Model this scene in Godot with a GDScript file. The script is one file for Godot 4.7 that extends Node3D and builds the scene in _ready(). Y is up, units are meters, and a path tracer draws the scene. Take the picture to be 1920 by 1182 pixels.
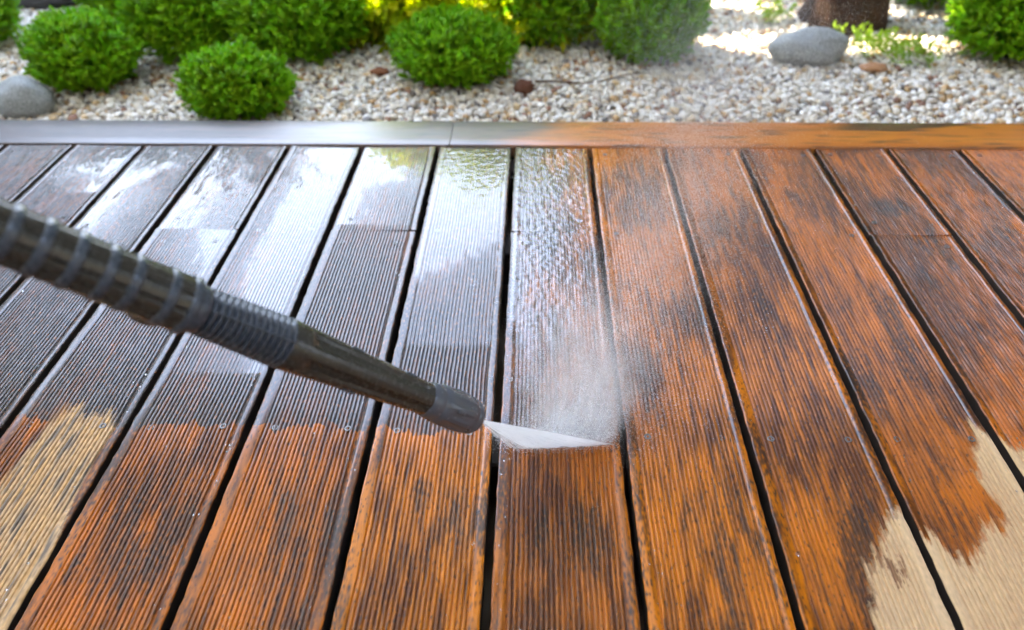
extends Node3D

const GAP_X := [-1.8375, -1.6895, -1.5410, -1.3930, -1.2445, -1.1012, -0.9554, -0.8092, -0.6587, -0.5055, -0.3532, -0.1966, -0.0422, 0.1124, 0.2630, 0.4145, 0.5618, 0.7060, 0.8482, 0.9935, 1.1400, 1.2880, 1.4365, 1.5845, 1.7325]
const FIRST := -12            # the number of the plank right of GAP_X[0]
const GAP := 0.0092
const DECK_FAR := -1.2675
const TX0 := -1.25
const TXW := 2.4
const TZ0 := -1.30
const TZH := 1.06
const TEX_W := 2048
const TEX_H := 1024
const GROUND_Y := -0.055

var rng := RandomNumberGenerator.new()
var used := {}

# ---------------------------------------------------------------- helpers
func numbered(called: String) -> String:
	if not used.has(called):
		used[called] = 0
		return called
	used[called] += 1
	return "%s_%03d" % [called, used[called]]

func thing(called: String, label: String, category: String, at := Vector3.ZERO, group := "") -> Node3D:
	var o := Node3D.new()
	o.name = numbered(called)
	add_child(o)
	o.position = at
	tag(o, label, category, group)
	return o

func tag(o: Node, label: String, category: String, group := "", kind := "") -> void:
	if label: o.set_meta("label", label)
	if category: o.set_meta("category", category)
	if group: o.set_meta("group", group)
	if kind: o.set_meta("kind", kind)

func put(called: String, mesh: Mesh, mat: Material, parent: Node = null, at := Transform3D.IDENTITY) -> MeshInstance3D:
	var o := MeshInstance3D.new()
	o.mesh = mesh
	if mat: o.material_override = mat
	o.transform = at
	if parent == null:
		o.name = numbered(called)
		add_child(o)
	else:
		o.name = called
		parent.add_child(o, true)
	return o

func scatter(called: String, mesh: Mesh, mat: Material, places: Array, colors: Array, parent: Node = null) -> MultiMeshInstance3D:
	var mm := MultiMesh.new()
	mm.transform_format = MultiMesh.TRANSFORM_3D
	mm.use_colors = colors.size() > 0
	mm.mesh = mesh
	mm.instance_count = places.size()
	for i in places.size():
		mm.set_instance_transform(i, places[i])
		if colors.size(): mm.set_instance_color(i, colors[i])
	var o := MultiMeshInstance3D.new()
	o.multimesh = mm
	o.material_override = mat
	o.set_meta("kind", "stuff")
	if parent == null:
		o.name = numbered(called)
		add_child(o)
	else:
		o.name = called
		parent.add_child(o, true)
	return o

func lin(r: float, g: float, b: float) -> Color:
	return Color(r, g, b).linear_to_srgb()

func mat(c: Color, rough := 0.6, metal := 0.0) -> StandardMaterial3D:
	var m := StandardMaterial3D.new()
	m.albedo_color = c
	m.roughness = rough
	m.metallic = metal
	return m

func noise(sd: int, freq: float, oct := 3) -> FastNoiseLite:
	var n := FastNoiseLite.new()
	n.seed = sd
	n.noise_type = FastNoiseLite.TYPE_SIMPLEX_SMOOTH
	n.frequency = freq
	n.fractal_octaves = oct
	return n

func grid_mesh(rows: Array, closed := false) -> ArrayMesh:
	# rows: PackedVector3Array each of the same length; smooth normals
	var st := SurfaceTool.new()
	st.begin(Mesh.PRIMITIVE_TRIANGLES)
	var n: int = rows[0].size()
	for r in rows.size():
		for c in n:
			st.set_uv(Vector2(float(c) / n, float(r) / rows.size()))
			st.add_vertex(rows[r][c])
	for r in rows.size() - 1:
		for c in (n if closed else n - 1):
			var c2 := (c + 1) % n
			var a: int = r * n + c
			var b: int = r * n + c2
			var d: int = (r + 1) * n + c
			var e: int = (r + 1) * n + c2
			st.add_index(a); st.add_index(d); st.add_index(b)
			st.add_index(b); st.add_index(d); st.add_index(e)
	st.generate_normals()
	return st.commit()

func box(size: Vector3, bevel := 0.004) -> ArrayMesh:
	# a box with chamfered edges
	var h := size / 2.0
	var b := minf(bevel, minf(h.x, minf(h.y, h.z)) * 0.6)
	var st := SurfaceTool.new()
	st.begin(Mesh.PRIMITIVE_TRIANGLES)
	st.set_smooth_group(-1)
	var pts := PackedVector3Array()
	for sx in [-1, 1]:
		for sy in [-1, 1]:
			for sz in [-1, 1]:
				pts.append(Vector3(sx * h.x, sy * (h.y - b), sz * (h.z - b)))
				pts.append(Vector3(sx * (h.x - b), sy * h.y, sz * (h.z - b)))
				pts.append(Vector3(sx * (h.x - b), sy * (h.y - b), sz * h.z))
	var hull := ConvexPolygonShape3D.new()
	var idx := func(x: int, y: int, z: int, k: int) -> int: return ((x * 2 + y) * 2 + z) * 3 + k
	var quad := func(a: int, c: int, d: int, e: int) -> void:
		var p := [pts[a], pts[c], pts[d], pts[e]]
		var nn: Vector3 = (p[1] - p[0]).cross(p[2] - p[0])
		var mid: Vector3 = (p[0] + p[1] + p[2] + p[3]) / 4.0
		var order := [0, 1, 2, 0, 2, 3] if nn.dot(mid) < 0 else [0, 2, 1, 0, 3, 2]
		for k in order: st.add_vertex(p[k])
	var tri := func(a: int, c: int, d: int) -> void:
		var p := [pts[a], pts[c], pts[d]]
		var nn: Vector3 = (p[1] - p[0]).cross(p[2] - p[0])
		var order := [0, 1, 2] if nn.dot(p[0]) < 0 else [0, 2, 1]
		for k in order: st.add_vertex(p[k])
	for s in 2:
		quad.call(idx.call(s, 0, 0, 0), idx.call(s, 1, 0, 0), idx.call(s, 1, 1, 0), idx.call(s, 0, 1, 0))
		quad.call(idx.call(0, s, 0, 1), idx.call(1, s, 0, 1), idx.call(1, s, 1, 1), idx.call(0, s, 1, 1))
		quad.call(idx.call(0, 0, s, 2), idx.call(1, 0, s, 2), idx.call(1, 1, s, 2), idx.call(0, 1, s, 2))
		for t in 2:
			quad.call(idx.call(s, t, 0, 0), idx.call(s, t, 1, 0), idx.call(s, t, 1, 1), idx.call(s, t, 0, 1))
			quad.call(idx.call(s, 0, t, 0), idx.call(s, 1, t, 0), idx.call(s, 1, t, 2), idx.call(s, 0, t, 2))
			quad.call(idx.call(0, s, t, 1), idx.call(1, s, t, 1), idx.call(1, s, t, 2), idx.call(0, s, t, 2))
			for u in 2:
				tri.call(idx.call(s, t, u, 0), idx.call(s, t, u, 1), idx.call(s, t, u, 2))
	st.generate_normals()
	return st.commit()

func tube(points: Array, radii: Array, sides := 8) -> ArrayMesh:
	var rows := []
	for i in points.size():
		var d: Vector3 = (points[mini(i + 1, points.size() - 1)] - points[maxi(i - 1, 0)]).normalized()
		var a := d.cross(Vector3.RIGHT if absf(d.x) < 0.8 else Vector3.UP).normalized()
		var b := d.cross(a)
		var row := PackedVector3Array()
		for s in sides:
			var t := TAU * s / sides
			row.append(points[i] + (a * cos(t) + b * sin(t)) * radii[i])
		rows.append(row)
	return grid_mesh(rows, true)

# ---------------------------------------------------------------- wood
func gray_image(n: FastNoiseLite, w: int, h: int, to_w: int, to_h: int) -> PackedByteArray:
	var im := n.get_image(w, h, false, false, true)
	if w != to_w or h != to_h: im.resize(to_w, to_h, Image.INTERPOLATE_CUBIC)
	im.convert(Image.FORMAT_L8)
	return im.get_data()

var wood_color: ImageTexture
var wood_gloss: ImageTexture
var wood_grain: ImageTexture

const DRY_A := [0.411, -0.436, 0.398, -0.427, 0.383, -0.413, 0.373, -0.399, 0.368, -0.379, 0.351, -0.362, 0.346, -0.343, 0.352, -0.334, 0.337, -0.314, 0.342, -0.2, 0.43, -0.2, 0.43, -0.43]
const DRY_B := [0.541, -0.565, 0.537, -0.535, 0.524, -0.512, 0.523, -0.498, 0.51, -0.479, 0.516, -0.462, 0.526, -0.449, 0.526, -0.435, 0.517, -0.421, 0.501, -0.409, 0.491, -0.415, 0.478, -0.406, 0.47, -0.388, 0.458, -0.374, 0.445, -0.383, 0.432, -0.4, 0.40, -0.412, 0.40, -0.2, 0.572, -0.2, 0.572, -0.52]
const DRY_C := [0.56, -0.535, 0.573, -0.528, 0.588, -0.51, 0.61, -0.47, 0.64, -0.42, 0.66, -0.2, 0.54, -0.2]
const DRY_D := [-0.609, -0.56, -0.607, -0.534, -0.604, -0.513, -0.612, -0.468, -0.622, -0.423, -0.625, -0.2, -0.50, -0.2, -0.503, -0.345, -0.517, -0.43, -0.521, -0.483, -0.517, -0.524, -0.530, -0.545, -0.545, -0.556, -0.565, -0.552, -0.585, -0.568]
# dark blotches: x, z, half width, half length, strength
const BLOTCH := [0.344, -0.783, .012, .06, .7, 0.516, -0.762, .016, .07, .8, 0.47, -0.819, .01, .03, .8, 0.438, -0.634, .018, .05, .6, 0.619, -0.711, .03, .03, .7,
	0.604, -0.849, .02, .03, .5, 0.628, -1.058, .025, .025, .8, 0.233, -0.741, .012, .07, .7, 0.231, -0.459, .016, .06, .9, 0.351, -0.377, .022, .09, .8, 0.476, -0.492, .02, .03, .6,
	-0.111, -0.443, .018, .02, .8, -0.079, -0.405, .03, .03, .7, 0.051, -0.397, .03, .035, .8, -0.428, -0.451, .03, .06, .8, -0.389, -0.40, .03, .03, .8, -0.422, -0.35, .045, .04, .9,
	-0.276, -0.489, .02, .06, .9, -0.269, -0.336, .03, .05, .7, -0.212, -0.331, .012, .12, .8, 0.363, -0.34, .015, .03, .9, -0.58, -0.52, .03, .05, .5, 0.50, -0.65, .015, .1, .5, 0.30, -1.0, .04, .05, .5, 0.66, -0.93, .03, .04, .6, 0.80, -1.0, .03, .08, .5, 0.155, -0.60, .01, .1, .6, 0.19, -0.36, .02, .08, .7]
# per plank (from number -8): orange share, rust (0 golden .. 1 red brown), darkness, grey
const TONE := [
	[.3, .6, .7, .3], [.4, .6, .6, .3], [.3, .6, .7, .3], [.35, .6, .7, .3],
	[.2, .6, .8, .3], [.2, .6, .8, .3], [.25, .6, .75, .3], [.35, .6, .7, .3], [.35, .5, .55, .3], [.55, .6, .45, .12], [.55, .5, .5, .3], [.7, .15, .3, .1],
	[.5, .45, .5, .0], [.66, .3, .4, .12], [.55, .4, .5, .0], [.45, .6, .6, .0], [.38, .75, .75, .0], [.38, .8, .7, .0], [.42, .75, .6, .0], [.45, .7, .55, .0],
	[.5, .5, .4, .0], [.6, .4, .4, .0], [.5, .5, .5, .0], [.55, .5, .4, .0]]

func polygon(a: Array) -> PackedVector2Array:
	var p := PackedVector2Array()
	for i in range(0, a.size(), 2): p.append(Vector2(a[i], a[i + 1]))
	return p

func paint_wood() -> void:
	var W := TEX_W
	var H := TEX_H
	var streak := gray_image(noise(11, 0.13, 4), W, 96, W, H)
	var blotch := gray_image(noise(12, 0.012, 4), W / 2, H / 4, W, H)
	var blotch2 := gray_image(noise(13, 0.022, 4), W, H / 5, W, H)
	var fine := gray_image(noise(14, 0.30, 3), W, H / 3, W, H)
	var ridge := gray_image(noise(15, 0.035, 2), W, 160, W, H)
	var col := PackedByteArray(); col.resize(W * H * 3)
	var glo := PackedByteArray(); glo.resize(W * H * 3)
	var dark := PackedFloat32Array(); dark.resize(W * H)
	for k in range(0, BLOTCH.size(), 5):
		var cx: float = (BLOTCH[k] - TX0) / TXW * W
		var cz: float = (BLOTCH[k + 1] - TZ0) / TZH * H
		var rx: float = BLOTCH[k + 2] / TXW * W * 1.7
		var rz: float = BLOTCH[k + 3] / TZH * H * 1.7
		var s: float = BLOTCH[k + 4]
		for y in range(maxi(0, int(cz - rz)), mini(H, int(cz + rz))):
			for x in range(maxi(0, int(cx - rx)), mini(W, int(cx + rx))):
				var dx := (x - cx) / rx
				var dy := (y - cz) / rz
				var i := y * W + x
				var q := 1.0 - dx * dx - dy * dy + (blotch2[i] / 255.0 - 0.5) * 2.4 + (streak[i] / 255.0 - 0.5) * 1.6 - 0.25
				if q > 0.0 and dx * dx + dy * dy < 1.0:
					dark[i] = maxf(dark[i], s * minf(1.0, q * 0.9) * minf(1.0, (1.0 - dx * dx - dy * dy) * 3.0))
	var dry := [polygon(DRY_A), polygon(DRY_B), polygon(DRY_C), polygon(DRY_D)]
	var dry_plank := [2, 3, 4, -4]
	var golden := Color(0.62, 0.188, 0.002)
	var rust := Color(0.49, 0.112, 0.002)
	var brown := Color(0.12, 0.031, 0.004)
	var black := Color(0.022, 0.015, 0.012)
	var grey := Color(0.085, 0.078, 0.072)
	var dark_grey := Color(0.055, 0.050, 0.047)
	var tan_a := Color(0.66, 0.405, 0.165)
	var tan_b := Color(0.58, 0.42, 0.26)
	var plank := 0
	for x in W:
		var wx := TX0 + (x + 0.5) / W * TXW
		while plank < GAP_X.size() - 2 and wx > GAP_X[plank + 1]: plank += 1
		var t: Array = TONE[plank]
		var p := plank + FIRST
		var left: float = GAP_X[plank]
		var across: float = (wx - left) / (GAP_X[plank + 1] - left)
		var rib := int((wx - left - 0.0170) / 0.0053)
		var rib_x := clampi(x + ((rib * 37) % 23) * 9 - 100, 0, W - 1)
		var shift := (p * 97 + 1300) % 211
		var area := dry_plank.find(p)
		var orange_share: float = t[0]
		var rusty: float = t[1]
		var darkness: float = t[2]
		var greyness: float = t[3]
		var bright: Color = golden.lerp(rust, rusty)
		var edge_col := absf(across - 0.5) * 2.0
		for y in H:
			var i := y * W + x
			var y2 := absi((y + shift * 3) % (2 * H - 2) - (H - 1))
			var s := streak[y2 * W + x] / 255.0
			var b := blotch[y2 * W + x] / 255.0
			var b2 := blotch2[i] / 255.0
			var f := fine[i] / 255.0
			var r := ridge[y * W + rib_x] / 255.0
			var o := clampf((s * 0.9 + b * 0.9 + r * 0.6 - 1.2) * 1.7 + orange_share, 0.0, 1.0)
			var c := brown.lerp(bright, o * clampf(1.25 - absf(b2 - 0.45) * 1.1, 0.5, 1.0))
			var d := clampf((b2 * 0.55 + s * 1.0 + (r - 0.5) * 0.4 - 1.14 + darkness * 0.45) * 1.5, 0.0, 1.0) * 0.72
			d = maxf(d, clampf(dark[i] * (0.55 + s * 0.6 + (r - .5) * 1.3 + (f - .5)) * 1.3, 0.0, 0.82))
			c = c.lerp(black.lerp(grey, greyness), d)
			if p <= 0:
				var zz := TZ0 + (y + 0.5) / H * TZH
				var rim := -0.538 + (r - 0.5) * 0.016 + (b2 - 0.5) * 0.03 + (f - 0.5) * 0.004
				if p == -1: rim += 0.012 * (1.0 - 4.0 * (across - 0.5) * (across - 0.5)) - 0.004
				elif p < -4: rim += 0.16
				if zz < rim:  # left planks turn dark grey-brown beyond the rim line
					var far_tone := dark_grey.lerp(brown, clampf((s + r * 0.8 + b * 0.6 - 1.25) * 1.6, 0.0, 0.45)).lerp(bright, clampf((b + s - 1.3) * 2.0, 0.0, 0.12))
					c = c.lerp(far_tone, 0.92 if p < 0 else clampf((0.75 - across) * 2.0 + (b2 - .5) * 3.0, 0.1, 0.8))
			# worn, speckled outer strips
			if edge_col > 0.78: c = c.lerp(black, clampf((f + b2 * 0.8 - 0.86) * 2.2, 0.0, 0.7))
			# dark pores along the grain
			if f > 0.68: c = c.lerp(black, minf(0.75, (f - 0.68) * 5.0))
			elif f < 0.33: c = c.lerp(bright, minf(0.5, (0.33 - f) * 3.0))
			var wet := 1.0
			if area >= 0:
				var z: float = TZ0 + (y + 0.5) / H * TZH
				if z > -0.68:
					var q := Vector2(wx + (b2 - .5) * 0.012, z + (r - 0.5) * 0.035 + (f - .5) * 0.006)
					var share := 0.0
					for k in 4:
						var off := Vector2((k - 1.5) * 0.0012, (k % 2 - 0.5) * 0.008 + (f - .5) * .008)
						if Geometry2D.is_point_in_polygon(q + off, dry[area]): share += 0.25
					if share > 0.0:
						var pale := tan_a.lerp(tan_b, clampf(s * 1.4 - .2, 0, 1)).lerp(Color(0.46, 0.20, 0.05), clampf((b + s * .8 - 0.86) * 1.6, 0.0, 0.6)) * (0.52 + 0.75 * f)
						var damp := 0.0
						if area < 3: pale = pale.lerp(Color(0.70, 0.49, 0.28), 0.5)
						if area == 3:
							pale = pale.lerp(Color(0.40, 0.16, 0.03), clampf((b - 0.36) * 4.0, 0.15, 0.8)).lerp(grey, clampf((s - 0.55) * 4.0, 0, .8))
							damp = 0.5
						elif area == 0:
							var st := clampf((1.0 - pow((wx - 0.375 + (r - .5) * .006) / 0.011, 2.0) - pow((z + 0.361 + (b2 - .5) * .02) / 0.022, 2.0) + (f - .5) * 2.0 + (s - .5) * 2.0 + (r - .55) * 3.0) * 2.0, 0, 0.8)
							pale = pale.lerp(Color(0.16, .055, .015), st)
							damp = st
						c = c.lerp(pale, share)
						wet = lerpf(1.0, damp, share)
			col[i * 3] = int(255.0 * pow(c.r, 0.4545))
			col[i * 3 + 1] = int(255.0 * pow(c.g, 0.4545))
			col[i * 3 + 2] = int(255.0 * pow(c.b, 0.4545))
			glo[i * 3] = int(255.0 * wet)
			glo[i * 3 + 1] = int(255.0 * clampf(0.80 - 0.42 * wet + (f - 0.5) * 0.3, 0.05, 1.0))
			glo[i * 3 + 2] = int(255.0 * clampf(0.5 + (f - 0.5) * 0.9 + (s - 0.5) * 0.35, 0, 1))
	wood_color = ImageTexture.create_from_image(Image.create_from_data(W, H, false, Image.FORMAT_RGB8, col))
	var g := Image.create_from_data(W, H, false, Image.FORMAT_RGB8, glo)
	wood_gloss = ImageTexture.create_from_image(g)
	var relief := PackedByteArray(); relief.resize(W * H)
	for i in W * H: relief[i] = glo[i * 3 + 2]
	wood_grain = ImageTexture.create_from_image(Image.create_from_data(W, H, false, Image.FORMAT_L8, relief))

func wood_material() -> StandardMaterial3D:
	var m := StandardMaterial3D.new()
	m.albedo_texture = wood_color
	m.roughness_texture = wood_gloss
	m.roughness_texture_channel = BaseMaterial3D.TEXTURE_CHANNEL_GREEN
	m.clearcoat_enabled = true
	m.clearcoat = 1.0
	m.clearcoat_roughness = 0.13
	m.clearcoat_texture = wood_gloss
	m.metallic_specular = 0.25
	m.heightmap_enabled = true
	m.heightmap_texture = wood_grain
	m.heightmap_scale = 0.025
	return m

func plank_profile(w: float, ribs: int, phase: float) -> PackedVector2Array:
	var p := PackedVector2Array()
	var h := w / 2.0
	var pitch := 0.0053
	var side := (w - ribs * pitch) / 2.0
	p.append(Vector2(-h, -0.026)); p.append(Vector2(-h, -0.012)); p.append(Vector2(-h, -0.0018)); p.append(Vector2(-h + 0.0003, -0.0007)); p.append(Vector2(-h + 0.0011, -0.00012)); p.append(Vector2(-h + 0.0030, 0.0))
	p.append(Vector2(-h + side * 0.6, 0.0001)); p.append(Vector2(-h + side - 0.0006, 0.0))
	for k in ribs:
		var x := -h + side + k * pitch
		var dp := 0.0022
		p.append(Vector2(x + 0.0003, -0.0005)); p.append(Vector2(x + 0.0006, -dp)); p.append(Vector2(x + 0.0018, -dp)); p.append(Vector2(x + 0.0021, -0.0005))
		p.append(Vector2(x + 0.0023, -0.00015)); p.append(Vector2(x + 0.0028, -0.00002)); p.append(Vector2(x + 0.0037, 0.00002)); p.append(Vector2(x + 0.0046, -0.00002)); p.append(Vector2(x + 0.0051, -0.00015))
		if k == ribs - 1:
			p.append(Vector2(x + 0.0054, -0.0005)); p.append(Vector2(x + 0.0057, -dp)); p.append(Vector2(x + 0.0066, -dp)); p.append(Vector2(x + 0.0069, -0.0005))
	p.append(Vector2(h - side * 0.45, 0.0001)); p.append(Vector2(h - 0.0030, 0.0)); p.append(Vector2(h - 0.0011, -0.00012)); p.append(Vector2(h - 0.0003, -0.0007)); p.append(Vector2(h, -0.0018)); p.append(Vector2(h, -0.012)); p.append(Vector2(h, -0.026))
	return p

func smooth_strip(rows: Array, uv_of: Callable, floor_y := 1.0) -> SurfaceTool:
	# rows of equal length -> smooth surface, with uv from position
	var st := SurfaceTool.new()
	st.begin(Mesh.PRIMITIVE_TRIANGLES)
	var n: int = rows[0].size()
	for row in rows:
		for v in row:
			st.set_uv(uv_of.call(v))
			st.add_vertex(v)
	for r in rows.size() - 1:
		for c in n - 1:
			var a: int = r * n + c
			st.add_index(a); st.add_index(a + 1); st.add_index(a + n)
			st.add_index(a + 1); st.add_index(a + n + 1); st.add_index(a + n)
	if floor_y < 0.5:   # close both ends down to floor_y
		st.set_smooth_group(1)
		var at: int = n * rows.size()
		for e in 2:
			var row: PackedVector3Array = rows[0] if e == 0 else rows[rows.size() - 1]
			for v in row:
				st.set_uv(uv_of.call(v)); st.add_vertex(v)
			for v in row:
				st.set_uv(uv_of.call(v)); st.add_vertex(Vector3(v.x, floor_y, v.z))
			for c in n - 1:
				var a: int = at + c
				for k in ([a, a + n, a + 1, a + 1, a + n, a + n + 1] if e == 0 else [a, a + 1, a + n, a + 1, a + n + 1, a + n]): st.add_index(k)
			at += 2 * n
	st.generate_normals()
	return st

func deck_uv(v: Vector3) -> Vector2:
	return Vector2((v.x - TX0) / TXW, (v.z - TZ0) / TZH)

var wood: StandardMaterial3D
var gap_shade_wood: StandardMaterial3D

func make_plank(x0: float, x1: float, z_far: float, z_near: float, sd: int) -> ArrayMesh:
	var prof := plank_profile(x1 - x0, 22, 0.0)
	var nz := noise(sd, 1.0, 2)
	var cx := (x0 + x1) / 2.0
	var rows := []
	var segs := int((z_near - z_far) / 0.012)
	var tilt := sin(sd * 12.9) * 0.0012
	for s in segs + 1:
		var z := lerpf(z_near, z_far, float(s) / segs)
		var row := PackedVector3Array()
		for k in prof.size():
			var q := prof[k]
			var jx := nz.get_noise_2d(q.x * 900.0, z * 90.0) * 0.00030
			var jy := nz.get_noise_2d(q.x * 300.0 + 50.0, z * 60.0) * 0.00022
			var wob := nz.get_noise_2d(5.0, z * 14.0) * 0.0009
			var chip := 0.0
			if k < 5 or k > prof.size() - 6:
				chip = nz.get_noise_2d(signf(q.x) * 40.0, z * 55.0) * 0.0011
			row.append(Vector3(cx + q.x + jx + wob + chip, q.y + jy + tilt * q.x / 0.07, z))
		rows.append(row)
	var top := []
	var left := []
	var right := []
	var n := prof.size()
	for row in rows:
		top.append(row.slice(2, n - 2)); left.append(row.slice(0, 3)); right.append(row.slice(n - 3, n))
	var m := smooth_strip(top, deck_uv, -0.026).commit()
	m.surface_set_material(0, wood)
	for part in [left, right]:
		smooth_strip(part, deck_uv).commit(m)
		m.surface_set_material(m.get_surface_count() - 1, gap_shade_wood)
	return m

func screw_mesh() -> Array:
	# head with a six-lobed recess: a lathe whose inner rim is wavy
	var prof := [[0.0042, -0.0012], [0.0042, -0.0002], [0.0038, 0.0001], [0.0026, -0.0001], [0.0023, -0.0003], [0.0021, -0.0020], [0.0001, -0.0021]]
	var rows := []
	for q in prof:
		var row := PackedVector3Array()
		for s in 24:
			var a := TAU * s / 24
			var r: float = q[0]
			if r > 0.0015 and r < 0.0024: r *= 1.0 + 0.18 * cos(6.0 * a)
			row.append(Vector3(cos(a) * r, q[1], sin(a) * r))
		rows.append(row)
	var m := grid_mesh(rows, true)
	return [m]

func build_deck() -> void:
	var deck := thing("deck", "wet grooved hardwood terrace deck, grey and mirror-wet on one half, orange on the other", "deck")
	wood = wood_material()
	gap_shade_wood = mat(lin(0.030, 0.020, 0.014), 0.6)  # plank sides: dark wood, with the shade of the gaps put into its colour
	var steel := mat(lin(0.22, 0.215, 0.21), 0.4, 1.0)
	var screw: Mesh = screw_mesh()[0]
	for i in GAP_X.size() - 1:
		var p := i + FIRST
		var x0: float = GAP_X[i] + GAP / 2 + sin(i * 7.1) * 0.0006
		var x1: float = GAP_X[i + 1] - GAP / 2 + sin(i * 3.3) * 0.0006
		var runs := [[DECK_FAR, 1.2]]
		if posmod(p, 2) == 0: runs = [[DECK_FAR, -0.9675], [-0.9665, 1.2]]
		for r in runs:
			var pl := put("deck_plank", make_plank(x0, x1, r[0], r[1], i * 31 + int(r[0] * 100.0) + 500), null, deck)
			var cx := (x0 + x1) / 2.0
			var zs := []
			for z in [-1.243, -0.967, -0.533, -0.10]:
				if z == -0.967 and posmod(p, 2) == 0:
					zs.append(-0.967 + (-0.034 if r[1] < -0.9 else 0.034))
				elif z > r[0] and z < r[1]: zs.append(z)
			for z in zs:
				for s in [-1, 1]:
					put("screw", screw, steel, pl, Transform3D(Basis(Vector3.UP, rng.randf() * TAU), Vector3(cx + s * 0.0455 + rng.randf_range(-.002, .002), 0.0002, z + rng.randf_range(-.003, .003))))
	# the border of two smooth boards laid across the plank ends
	var bm: StandardMaterial3D = border_material()
	var ends := [[-2.4, -0.1745], [-0.1728, 2.2]]
	for e in ends:
		put("border_board", make_border(e[0], e[1]), bm, deck)
	# joists below
	var jm := mat(lin(0.045, 0.034, 0.026), 0.8)
	for z in [-1.243, -0.967, -0.533, -0.10, 0.33, 0.76]:
		put("joist", box(Vector3(4.0, 0.07, 0.06), 0.003), jm, deck, Transform3D(Basis.IDENTITY, Vector3(0, -0.026 - 0.0352, z)))
	put("fascia_board", box(Vector3(4.6, 0.09, 0.02), 0.003), jm, deck, Transform3D(Basis.IDENTITY, Vector3(-0.1, -0.075, -1.352)))

func border_material() -> StandardMaterial3D:
	var W := 1024
	var H := 64
	var s := gray_image(noise(31, 0.03, 4), W / 8, H, W, H)
	var f := gray_image(noise(32, 0.12, 3), W / 4, H, W, H)
	var b := gray_image(noise(33, 0.02, 3), W / 2, H, W, H)
	var col := PackedByteArray(); col.resize(W * H * 3)
	var rel := PackedByteArray(); rel.resize(W * H)
	for y in H:
		for x in W:
			var i := y * W + x
			var wx := -2.4 + 4.6 * x / W
			var o := smoothstep(-0.02, 0.14, wx + (s[i] / 255.0 - .5) * 0.30 + y * 0.0005)
			var warm := Color(0.66, 0.23, 0.014).lerp(Color(0.46, 0.13, 0.01), s[i] / 255.0)
			var cold := Color(0.085, 0.066, 0.055).lerp(Color(0.16, 0.075, 0.04), s[i] / 255.0)
			var c := cold.lerp(warm, clampf(o, 0, 1))
			var k := f[i] / 255.0
			if k > 0.62: c = c.lerp(Color(0.03, .02, .015), minf(0.8, (k - .62) * 4.0))
			if wx > 0.5 and y < 24: c = c.lerp(Color(0.03, .02, .015), clampf((b[i] / 255.0 - .42) * 5.0, 0, .8))
			c = c.lerp(Color(0.022, .014, .011), .65 * smoothstep(-0.6, -0.8, wx + (s[i] / 255.0 - .5) * .4))  # far left end darkened: a dark reflection put into the board colour
			col[i * 3] = int(255.0 * pow(c.r, 0.4545)); col[i * 3 + 1] = int(255.0 * pow(c.g, 0.4545)); col[i * 3 + 2] = int(255.0 * pow(c.b, 0.4545))
			rel[i] = int(clampf(128 + (k - .5) * 150 + (s[i] - 128) * .4, 0, 255))
	var m := StandardMaterial3D.new()
	m.albedo_texture = ImageTexture.create_from_image(Image.create_from_data(W, H, false, Image.FORMAT_RGB8, col))
	m.roughness = 0.45
	m.clearcoat_enabled = true
	m.clearcoat = 1.0
	m.clearcoat_roughness = 0.30
	m.heightmap_enabled = true
	m.heightmap_texture = ImageTexture.create_from_image(Image.create_from_data(W, H, false, Image.FORMAT_L8, rel))
	m.heightmap_scale = 0.05
	return m

func make_border(x0: float, x1: float) -> ArrayMesh:
	var prof := [[-1.2700, -0.024], [-1.2700, 0.0012], [-1.2712, 0.0028], [-1.274, 0.0034], [-1.30, 0.0036], [-1.34, 0.0035], [-1.3755, 0.0034], [-1.3785, 0.0027], [-1.380, 0.001], [-1.380, -0.024]]
	var nz := noise(77, 1.0, 2)
	var rows := []
	var segs := int((x1 - x0) / 0.03)
	for s in segs + 1:
		var x := lerpf(x0, x1, float(s) / segs)
		var row := PackedVector3Array()
		for q in prof:
			row.append(Vector3(x, q[1] + nz.get_noise_2d(x * 9.0, q[0] * 20.0) * 0.0004, q[0] + nz.get_noise_2d(x * 12.0, 3.0) * 0.0007))
		rows.append(row)
	return smooth_strip(rows, func(v: Vector3) -> Vector2: return Vector2((v.x + 2.4) / 4.6, (v.z + 1.38) / 0.11), -0.024).commit()

# ---------------------------------------------------------------- water lying on the planks
func film(called: String, label: String, plank: int, z_far: float, z_near: float, level: Callable, waves: Callable, m: Material) -> void:
	var i := plank - FIRST
	var x0: float = GAP_X[i] + GAP / 2 + 0.002
	var x1: float = GAP_X[i + 1] - GAP / 2 - 0.002
	var step := 0.0026
	var nx := int((x1 - x0) / step)
	var nzn := int((z_near - z_far) / step)
	var rows := []
	for s in nzn + 1:
		var z := lerpf(z_near, z_far, float(s) / nzn)
		var row := PackedVector3Array()
		for c in nx + 1:
			var u := float(c) / nx
			var x := lerpf(x0, x1, u)
			var e := minf(u, 1.0 - u) * (x1 - x0)
			var ze := minf(z - z_far, z_near - z)
			var drop := -0.003 * pow(maxf(0.0, 1.0 - e / 0.004), 2.0) - 0.003 * pow(maxf(0.0, 1.0 - ze / 0.006), 2.0)
			row.append(Vector3(x, level.call(u, z) + waves.call(x, z) + drop, z))
		rows.append(row)
	var o := put(called, smooth_strip(rows, deck_uv).commit(), m)
	tag(o, label, "puddle", "water lying on the planks")

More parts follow.
